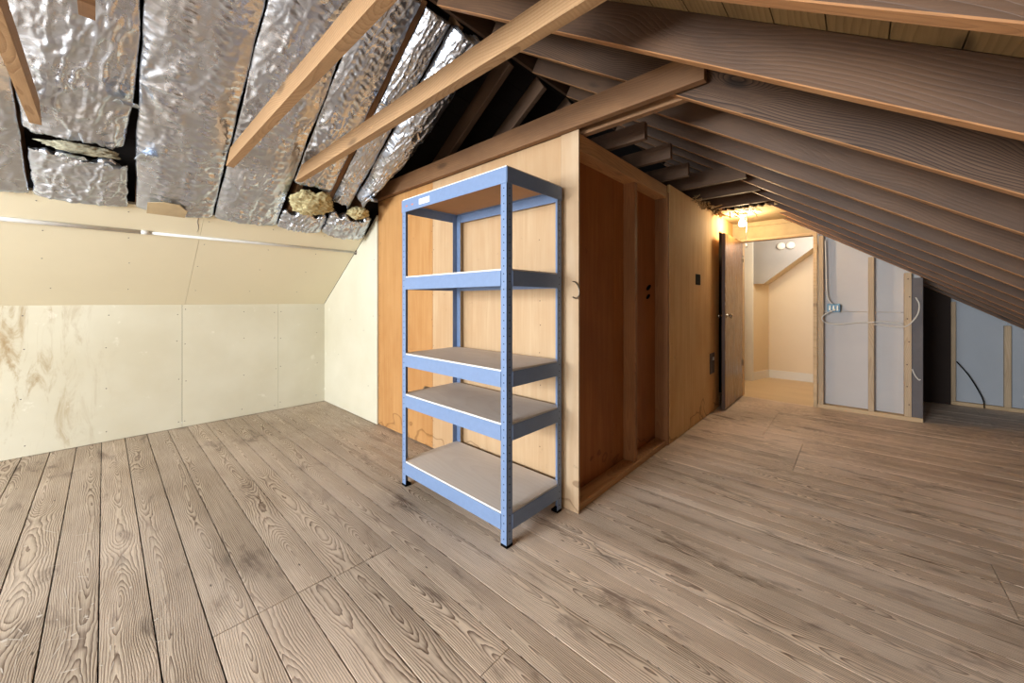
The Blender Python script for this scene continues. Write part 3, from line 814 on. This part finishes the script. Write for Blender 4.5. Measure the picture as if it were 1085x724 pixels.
# ------------------------------------------------------------------ blue shelving unit
def shelf():
    X0, X1, Ya, Yb_ = -2.183, -1.245, 1.317, 1.772
    root = empty('shelving_unit', ((X0 + X1) / 2, (Ya + Yb_) / 2, 0), 'tall blue steel shelving unit with five grey board shelves against the plywood closet', 'shelf')
    ox, oy = root.location.x, root.location.y
    W, t, H = 0.040, 0.0022, 1.845
    for (cx, cy, sx, sy) in ((X0, Ya, 1, 1), (X1, Ya, -1, 1), (X0, Yb_, 1, -1), (X1, Yb_, -1, -1)):
        p = MB()
        xa, xb = sorted((0, sx * W)); ya, yb2 = sorted((0, sy * t))
        p.box(xa, xb, ya, yb2, 0.012, H)
        xa, xb = sorted((0, sx * t)); ya, yb2 = sorted((0, sy * W))
        p.box(xa, xb, ya, yb2, 0.012, H)
        p.mi = 1
        k = 0
        z = 0.04
        while z < H - 0.02:      # key hole slots up both flanges
            for (nx, ny, px, py) in ((0, -sy, sx * W * .5, -sy * 0.0002), (-sx, 0, -sx * 0.0002, sy * W * .5)):
                q = Matrix.Translation((px, py, z)) @ Vector((0, 0, 1)).rotation_difference(Vector((nx, ny, 0))).to_matrix().to_4x4()
                p.lathe([(0.0034, 0), (0.003, 0.0005)], q, 8)
            z += 0.038; k += 1
        post = p.obj('post', [M['bluemetal'], M['black']], root, (cx - ox, cy - oy, 0))
        f = MB(); xa, xb = sorted((-sx * 0.0015, sx * 0.042)); ya, yb2 = sorted((-sy * 0.0015, sy * 0.042))
        f.box(xa, xb, ya, yb2, 0, 0.014, 0.0015).obj('foot', M['black'], post)
    for zi, zt in enumerate((0.165, 0.600, 0.862, 1.358, 1.858)):
        zt_ = zt
        for (x0, x1, y0, y1) in ((X0 - .0015, X1 + .0015, Ya - .0035, Ya - .0005), (X0 - .0015, X1 + .0015, Yb_ + .0005, Yb_ + .0035)):
            front = y0 < 1.5
            bmx = MB()
            xa, xb = (X0 + 0.038, X1 - 0.038) if zi < 4 else (X0 - 0.001, X1 + 0.001)
            bmx.box(xa - ox, xb - ox, y0 - oy, y1 - oy, zt_ - 0.085, zt_ - 0.008, 0.0008)
            yy0, yy1 = (y1, y1 + 0.022) if front else (y0 - 0.022, y0)
            bmx.box(xa - ox, xb - ox, yy0 - oy, yy1 - oy, zt_ - 0.030, zt_ - 0.0275)
            bo = bmx.obj('beam', M['bluemetal'], root)
            if front and zi == 4:
                MB().box(-0.055, 0.055, -0.0008, 0, -0.017, 0.017).obj('sticker', M['sticker'], bo, (-1.93 - ox, y0 - oy - .0002, zt_ - 0.048))
                for sx2 in (-2.125, -2.06):
                    MB().box(-0.010, 0.010, -0.0008, 0, -0.005, 0.005).obj('small_sticker', M['stickerred'], bo, (sx2 - ox, y0 - oy - .0002, zt_ - 0.050))
        for (x0, x1, inn) in ((X0 - .0035, X0 - .0005, 1), (X1 + .0005, X1 + .0035, -1)):
            bmy = MB()
            ya, yb2 = (Ya + 0.0385, Yb_ - 0.0385) if zi < 4 else (Ya - .0005, Yb_ + .0005)
            bmy.box(x0 - ox, x1 - ox, ya - oy, yb2 - oy, zt_ - 0.085, zt_ - 0.008, 0.0008)
            xa, xb = (x1, x1 + 0.022) if inn > 0 else (x0 - 0.022, x0)
            bmy.box(xa - ox, xb - ox, ya - oy, yb2 - oy, zt_ - 0.030, zt_ - 0.0275)
            bmy.obj('side_beam', M['bluemetal'], root)
        d = MB()
        d.box(X0 + .003 - ox, X1 - .003 - ox, Ya + .0015 - oy, Yb_ - .003 - oy, zt_ - 0.0272, zt_, 0.001)
        bo = d.obj('shelf_board', [M['mdf'], M['mdfedge'], M['mdfunder']], root)
        for f in bo.data.polygons:
            n = f.normal
            f.material_index = 0 if n.z > .5 else (2 if n.z < -.5 else 1)
shelf()

# ------------------------------------------------------------------ far wall with the doorway
YF = 5.45
XD0, XD1, ZD = -1.06, -0.365, 1.945
b = MB()
b.box(-1.27, XD0 - 0.026, YF + 0.006, YF + 0.09, 0, 2.2)
struct(b.obj('wall_far', M['beige']))
b = MB()   # panels above the door, cut to the slope
b.prism([(XD0 - 0.10, ZD + 0.037), (-0.352, ZD + 0.037), (-0.555, 2.118), (XD0 - .10, 2.118)], 'y', YF - .008, YF + .004)
b.prism([(XD0 - 0.10, 2.122), (-0.565, 2.122), (-0.65, 2.177), (XD0 - .10, 2.177)], 'y', YF - .006, YF + .005)
struct(b.obj('wall_far_header', M['plaster']))
b = MB()
b.box(XD0 - 0.03, XD1 + 0.035, YF - 0.012, YF + 0.10, ZD, ZD + 0.035, 0.002)
b.box(XD0 - 0.025, XD0, YF - 0.004, YF + 0.10, 0, ZD, 0.002)
b.box(XD1, XD1 + 0.035, YF - 0.012, YF + 0.10, 0, ZD, 0.002)
struct(b.obj('trim_1', M['plateX']))
# gable closing the dark part behind the closet
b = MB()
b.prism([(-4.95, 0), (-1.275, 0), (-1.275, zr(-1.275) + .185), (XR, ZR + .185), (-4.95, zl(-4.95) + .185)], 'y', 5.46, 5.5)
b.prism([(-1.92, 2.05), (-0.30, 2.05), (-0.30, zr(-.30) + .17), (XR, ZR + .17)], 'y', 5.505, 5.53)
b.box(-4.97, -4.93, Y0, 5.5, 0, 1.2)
struct(b.obj('wall_gable', M['shadedark']))

# door leaf, open towards the room
dr = MB().box(-0.0175, 0.0175, 0, 0.845, 0, 1.925, 0.002)
door = dr.obj('door_1', [M['doorwood'], M['doordark']], None, (-1.074, 4.585, 0.015))
for f in door.data.polygons:
    if abs(f.normal.x) < 0.6: f.material_index = 1
struct(door)
for sx in (1, -1):
    q = Matrix.Translation((sx * 0.0175, 0.065, 1.02)) @ Matrix.Rotation(sx * PI / 2, 4, 'Y')
    MB().lathe([(0.024, 0), (0.024, 0.004), (0.009, 0.008), (0.008, 0.024), (0.020, 0.030), (0.026, 0.042), (0.022, 0.054), (0.006, 0.058)], q).obj('door_knob', M['chrome'], door)
for z in (0.41, 1.71):
    h = MB(); h.tube([(0.021, 0.842, z - 0.04), (0.021, 0.842, z + 0.04)], 0.006); h.box(0.0172, 0.020, 0.80, 0.842, z - .04, z + .04)
    h.obj('hinge', M['steel'], door)

# ceiling board remains above the door, torn edge and hanging scraps
def torn_board():
    b = MB()
    n = 26
    top, bot = [], []
    pts = []
    for i in range(n + 1):
        x = -1.16 + (0.60) * i / n
        y = 4.55 + 0.10 * fbm((i * 0.55, 2.0, 0)) + (0.05 if i % 3 else -0.03) + 0.25 * max(0, (x + .75))
        pts.append((x, y))
    poly = pts + [(-0.56, 5.448), (-1.16, 5.448)]
    b.prism(poly, 'z', 2.178, 2.192)
    return tag(b.obj('ceiling_board', M['plaster']), 'torn old ceiling board left above the bulb and door', 'board')
torn_board()
b = MB()
rg = random.Random(4)
for k in range(125):
    if k < 95:
        y = rg.uniform(3.75, 4.75); x = -1.142 + rg.uniform(0, 0.05); z = 2.185 + rg.uniform(-0.035, 0.02)
    else:
        y = rg.uniform(4.45, 4.72); x = rg.uniform(-1.13, -0.74); z = 2.15 + rg.uniform(-0.02, 0.02)
    ln = rg.uniform(0.02, 0.085); w = rg.uniform(0.002, 0.011)
    a = Vector((rg.uniform(-1, 1), rg.uniform(-1, 1), rg.uniform(-0.9, 0.25))).normalized()
    s = a.cross(Vector((rg.uniform(-1, 1), rg.uniform(-1, 1), rg.uniform(-1, 1)))).normalized() * w
    nn = a.cross(s).normalized() * 0.0015
    p0 = Vector((x, y, z)); p1 = p0 + a * ln
    b.hexa([p0 - s - nn, p0 + s - nn, p1 + s * .4 - nn, p1 - s * .7 - nn, p0 - s + nn, p0 + s + nn, p1 + s * .4 + nn, p1 - s * .7 + nn])
tag(b.obj('torn_scraps', M['straw']), 'torn straw coloured scraps hanging along the top of the tan closet panel', 'debris', None, 'stuff')

# ------------------------------------------------------------------ bare bulb
BX, BY, BZ = -0.945, 4.83, 2.075
lamp = empty('bare_bulb_lamp', (BX, BY, 2.178), 'lit bare bulb lamp with a pull chain on the ceiling before the door', 'lamp')
MB().lathe([(0.052, 0), (0.052, -0.012), (0.04, -0.03), (0.021, -0.036), (0.021, -0.058)], Matrix(), 28).obj('base', M['whitepaint'], lamp)
bm_em = NT('lit bulb glass')
bm_em.b.inputs['Emission Color'].default_value = (1.0, 0.76, 0.44, 1); bm_em.b.inputs['Emission Strength'].default_value = 420
prof = [(0.013, -0.058), (0.014, -0.07), (0.022, -0.085), (0.029, -0.10), (0.031, -0.115), (0.028, -0.131), (0.018, -0.142), (0.004, -0.146)]
MB().lathe(prof, Matrix(), 24).obj('bulb', bm_em.m, lamp)
ch = MB(); ch.tube([(0.035, 0.03, -0.03), (0.035, 0.03, -0.35)], 0.0022, 6); ch.lathe([(0.003, -0.385), (0.009, -0.375), (0.008, -0.355), (0.003, -0.345)], Matrix.Translation((0.035, 0.03, 0)), 10)
ch.obj('pull_chain', M['whitepaint'], lamp)

# ------------------------------------------------------------------ stud wall right of the door
b = MB()   # grey backing sheets, cut to the slope
b.prism([(-0.325, 0.0), (0.47, 0.0), (0.47, 1.08), (-0.325, 1.08)], 'y', 5.545, 5.556)
b.prism([(-0.325, 1.084), (0.47, 1.084), (0.47, zr(.47) + .16), (-0.325, zr(-.325) + .16)], 'y', 5.545, 5.556)
struct(b.obj('wall_right_far', M['greypanel']))
G = 'studs of the far stud wall'
zst('stud', -0.322, -0.276, 5.455, 5.54, 0.04, zr(-.276), M['stud'], 'pale stud right beside the door opening, carrying cable', G)
zst('stud', 0.088, 0.133, 5.455, 5.54, 0.04, zr(.133), M['stud'], 'pale stud in the middle of the far stud wall', G)
st3 = zst('stud', 0.352, 0.402, 5.455, 5.54, 0.04, zr(.402), M['stud'], 'pale stud with old nails next to the grey board', G)
nb_ = MB()
for z in (0.12, 0.3, 0.52, 0.75, 0.98, 1.2, 1.38):
    nb_.disc((0.0 + random.uniform(-.012, .012), -0.0432, z), (0, -1, 0), 0.006, 8, 0.003)
nb_.obj('nail', M['doordark'], st3)['kind'] = 'stuff'
tag(MB().box(0, 0.81, -0.045, 0.045, 0, 0.04, 0.003).obj('sole_plate', M['plateX'], None, (-0.33, 5.497, 0)), 'pale sole plate on the floor under the far stud wall', 'plate')
zst('grey_board', 0.404, 0.480, 5.462, 5.485, 0.04, zr(.48), M['greyboard'], 'weathered grey board at the corner of the alcove', None, 'board')
# boxes and cables
bx = empty('junction_box', (-0.19, 5.50, 1.122), 'light blue plastic junction box beside the first stud', 'box')
bb = MB(); bb.box(-0.055, 0.055, -0.04, 0.04, -0.045, 0.045, 0.004); bb.obj('body', M['bluebox'], bx)
for k in (-1, 0, 1):
    MB().box(-0.008 + k * 0.032, 0.008 + k * 0.032, -0.048, -0.038, -0.028, 0.028, 0.002).obj('tab', M['steel'], bx)
tag(MB().tube(spline([(-0.262, 5.47, 1.88), (-0.255, 5.475, 1.6), (-0.25, 5.475, 1.35), (-0.235, 5.47, 1.22), (-0.20, 5.46, 1.165)], 8), 0.006, 8).obj('cable', M['cable']),
    'white cable coming down the first stud into the blue box', 'cable')
tag(MB().tube(spline([(-0.17, 5.455, 1.10), (-0.23, 5.44, 1.075), (-0.285, 5.42, 1.02), (-0.26, 5.43, 0.96), (-0.15, 5.445, 0.945), (0.0, 5.452, 0.97), (0.10, 5.446, 0.975), (0.2, 5.452, 0.985), (0.345, 5.446, 0.97)], 8), 0.006, 8).obj('cable', M['cable']),
    'white cable looping out of the blue box across the studs', 'cable')
tag(MB().tube(spline([(0.13, 5.430, 0.955), (0.2, 5.435, 0.95), (0.28, 5.435, 0.938), (0.36, 5.436, 0.945), (0.41, 5.45, 1.0), (0.446, 5.45, 1.08), (0.452, 5.45, 1.17), (0.43, 5.455, 1.235)], 8), 0.006, 8).obj('cable', M['cable']),
    'white cable curling up onto the weathered grey board', 'cable')
tag(MB().tube(spline([(0.405, 5.452, 0.52), (0.425, 5.452, 0.46), (0.45, 5.45, 0.42), (0.462, 5.452, 0.425)], 6), 0.0055, 8).obj('cable', M['cable']),
    'short white cable end low on the weathered grey board', 'cable')

# alcove
YA = 6.65
b = MB(); b.prism([(0.40, 0), (0.80, 0), (0.80, zr(.80) + .17), (0.40, zr(.40) + .17)], 'y', YA - 0.02, YA + .03)
b.prism([(5.50, 0), (YA, 0), (YA, 1.43), (5.5, 1.43)], 'x', 0.455, 0.47)
struct(b.obj('wall_alcove_side', M['dark']))
b = MB(); b.prism([(0.80, 0), (1.205, 0), (1.205, zr(1.205) + .17), (0.80, zr(.80) + .17)], 'y', YA + .045, YA + .06)
b.prism([(1.208, 0), (2.85, 0), (2.85, 0.02), (1.208, zr(1.208) + .17)], 'y', YA + .045, YA + .06)
struct(b.obj('wall_alcove', M['coolpanel']))
G = 'studs at the back of the alcove'
zst('stud', 0.795, 0.84, YA, YA + .045, 0.04, zr(.84), M['stud'], 'pale stud at the dark end of the alcove back wall', G)
zst('stud', 1.185, 1.232, YA, YA + .045, 0.04, zr(1.232), M['stud'], 'pale stud between the two grey alcove panels', G)
tag(MB().box(0, 1.7, -0.025, 0.025, 0, 0.04, 0.003).obj('sole_plate', M['plateX'], None, (0.795, YA + .02, 0)), 'pale sole plate along the alcove back wall', 'plate')
tag(MB().tube(spline([(0.845, YA - .005, 0.50), (0.93, YA - .012, 0.36), (1.0, YA - .02, 0.2), (1.035, YA - .03, 0.09), (1.04, YA - .04, 0.008)], 8), 0.0055, 8).obj('cable', M['black']),
    'black cable slanting down the alcove back wall to the floor', 'cable')

# ------------------------------------------------------------------ small hall beyond the door
b = MB(); b.box(-1.45, 0.44, YF + .0, 7.2, -0.03, 0.002)
struct(b.obj('floor', M['hallfloor']))
b = MB(); b.box(-1.2, 0.44, 7.06, 7.12, 0, 2.6)
struct(b.obj('wall_hall_back', M['beige']))
b = MB(); b.prism([(-1.152, 6.62), (-1.02, 7.06), (-1.1, 7.06), (-1.2, 6.62)], 'z', 0, 2.6)
struct(b.obj('wall_hall_left', M['beige']))
b = MB(); b.box(-1.45, -1.40, YF + .09, 7.1, 0, 2.6)
struct(b.obj('wall_hall_outer', M['beige']))
b = MB(); b.box(-0.22, -0.18, YF + .12, 7.1, 0, 2.6)
struct(b.obj('wall_hall_right', M['beige']))
b = MB(); b.box(-1.30, -1.145, 6.58, 6.62, 0, 2.3, 0.003); b.box(-1.30, -1.15, 6.565, 6.58, 0, 2.3, 0.003)
struct(b.obj('trim_2', M['whitepaint']))
b = MB(); b.prism([(-1.16, 1.455), (-1.02, 1.455), (-0.18, 2.155), (-0.18, 2.6), (-1.16, 2.6)], 'y', 6.62, 7.06)
o = b.obj('wall_hall_bulkhead', [M['greypaint'], M['beige']])
for f in o.data.polygons:
    if f.normal.z < -0.2: f.material_index = 1
struct(o)
b = MB(); b.box(-1.45, 0.44, YF + .1, 7.1, 2.6, 2.64)
struct(b.obj('ceiling', M['greypaint']))
b = MB(); b.box(-1.02, -0.22, 7.045, 7.06, 0, 0.125, 0.003)
struct(b.obj('baseboard_back', M['whitepaint']))
b = MB(); b.prism([(-1.140, 6.62), (-1.008, 7.06), (-1.02, 7.06), (-1.152, 6.62)], 'z', 0, 0.125)
struct(b.obj('baseboard_left', M['whitepaint']))
for (x, l) in ((-0.805, 'round white detector on the hall bulkhead, nearer the hinge side'), (-0.695, 'round white detector on the hall bulkhead, nearer the latch side')):
    d = empty('smoke_detector', (x, 6.62, 1.99), l, 'detector', 'white detectors on the hall bulkhead')
    q = Matrix.Rotation(PI / 2, 4, 'X')
    MB().lathe([(0.052, 0), (0.052, 0.018), (0.046, 0.03), (0.02, 0.034)], q).obj('body', M['whitepaint'], d)

# ------------------------------------------------------------------ rear gable with the window that lights the attic and an added fill window
WX0, WX1, WZ0, WZ1 = -2.95, -0.87, 0.85, 2.28
b = MB()
b.prism([(-4.95, 0), (WX0, 0), (WX0, zl(WX0) + .17), (-4.95, zl(-4.95) + .17)], 'y', Y0 - .1, Y0)
b.prism([(WX1, 0), (-0.15, 0), (-0.15, zr(-0.15) + .17), (WX1, zr(WX1) + .17)], 'y', Y0 - .1, Y0)
b.box(-0.15, 0.95, Y0 - .1, Y0, 0, 0.30)
b.prism([(-0.15, 1.02), (0.95, 1.02), (0.95, zr(0.95) + .17), (-0.15, zr(-0.15) + .17)], 'y', Y0 - .1, Y0)
b.prism([(0.95, 0), (2.9, 0), (2.9, .02), (0.95, zr(0.95) + .17)], 'y', Y0 - .1, Y0)
b.box(WX0, WX1, Y0 - .1, Y0, 0, WZ0)
b.prism([(WX0, WZ1), (WX1, WZ1), (WX1, zr(WX1) + .17), (XR, ZR + .17), (WX0, zl(WX0) + .17)], 'y', Y0 - .1, Y0)
struct(b.obj('wall_rear', M['drywall']))
wn = MB()
for x in (WX0, (WX0 + WX1) / 2 - .03, WX1 - .06): wn.box(x, x + .06, Y0 - .08, Y0 - .03, WZ0, WZ1, 0.003)
for z in (WZ0, WZ1 - .06, (WZ0 + WZ1) / 2 - .02): wn.box(WX0, WX1, Y0 - .075, Y0 - .035, z, z + .05, 0.003)
struct(wn.obj('window_1', M['whitepaint']))
VX0, VX1, VZ0, VZ1 = -0.15, 0.95, 0.30, 1.02
wn = MB()
for x in (VX0, (VX0 + VX1) / 2 - .03, VX1 - .06): wn.box(x, x + .06, Y0 - .08, Y0 - .03, VZ0, VZ1, 0.003)
for z in (VZ0, VZ1 - .05): wn.box(VX0, VX1, Y0 - .075, Y0 - .035, z, z + .05, 0.003)
struct(wn.obj('fill_window', M['whitepaint']))  # made-up second window, added to brighten the floor on the right

def area(name, loc, rot, sx, sy, power, col, spread=PI):
    l = bpy.data.lights.new(name, 'AREA'); l.shape = 'RECTANGLE'; l.size = sx; l.size_y = sy; l.energy = power; l.color = col; l.spread = spread
    o = bpy.data.objects.new(name, l); COL.objects.link(o); o.location = loc; o.rotation_euler = rot
    return o
area('daylight_and_fill', ((WX0 + WX1) / 2, Y0 - .12, (WZ0 + WZ1) / 2), (PI / 2, 0, 0), WX1 - WX0, WZ1 - WZ0, 510, (0.89, 0.95, 1.0))
area('daylight_and_fill', ((VX0 + VX1) / 2, Y0 - .12, (VZ0 + VZ1) / 2), (PI / 2, 0, 0), VX1 - VX0, VZ1 - VZ0, 34, (0.93, 0.97, 1.0))  # added fill light, set in the made-up second window
def point(name, loc, power, col, r):
    l = bpy.data.lights.new(name, 'POINT'); l.energy = power; l.color = col; l.shadow_soft_size = r
    o = bpy.data.objects.new(name, l); COL.objects.link(o); o.location = loc
    return o
point('hall_light', (-0.46, 6.05, 2.1), 17, (1.0, 0.93, 0.82), 0.12)

w = bpy.data.worlds.new('sky'); SC.world = w; w.use_nodes = True
bg = w.node_tree.nodes['Background']; bg.inputs[0].default_value = (0.75, 0.85, 1.0, 1); bg.inputs[1].default_value = 1.0

# ------------------------------------------------------------------ camera
cam = bpy.data.cameras.new('camera'); co = bpy.data.objects.new('camera', cam); COL.objects.link(co)
FPX = 397.59; cam.sensor_width = 36; cam.sensor_fit = 'HORIZONTAL'; cam.lens = FPX / 1085 * 36
cam.shift_y = -(362 - 319) / 1085
cam.clip_start = 0.02
co.location = (0, 0, 1.2); co.rotation_euler = (PI / 2, 0, math.radians(42.592))
SC.camera = co
SC.view_settings.view_transform = 'Standard'; SC.view_settings.look = 'None'
SC.view_settings.exposure = 0.45; SC.view_settings.gamma = 1.0
SC.view_settings.use_curve_mapping = False
SC.cycles.use_denoising = True
SC.cycles.max_bounces = 10; SC.cycles.diffuse_bounces = 6
SC.cycles.sample_clamp_indirect = 8
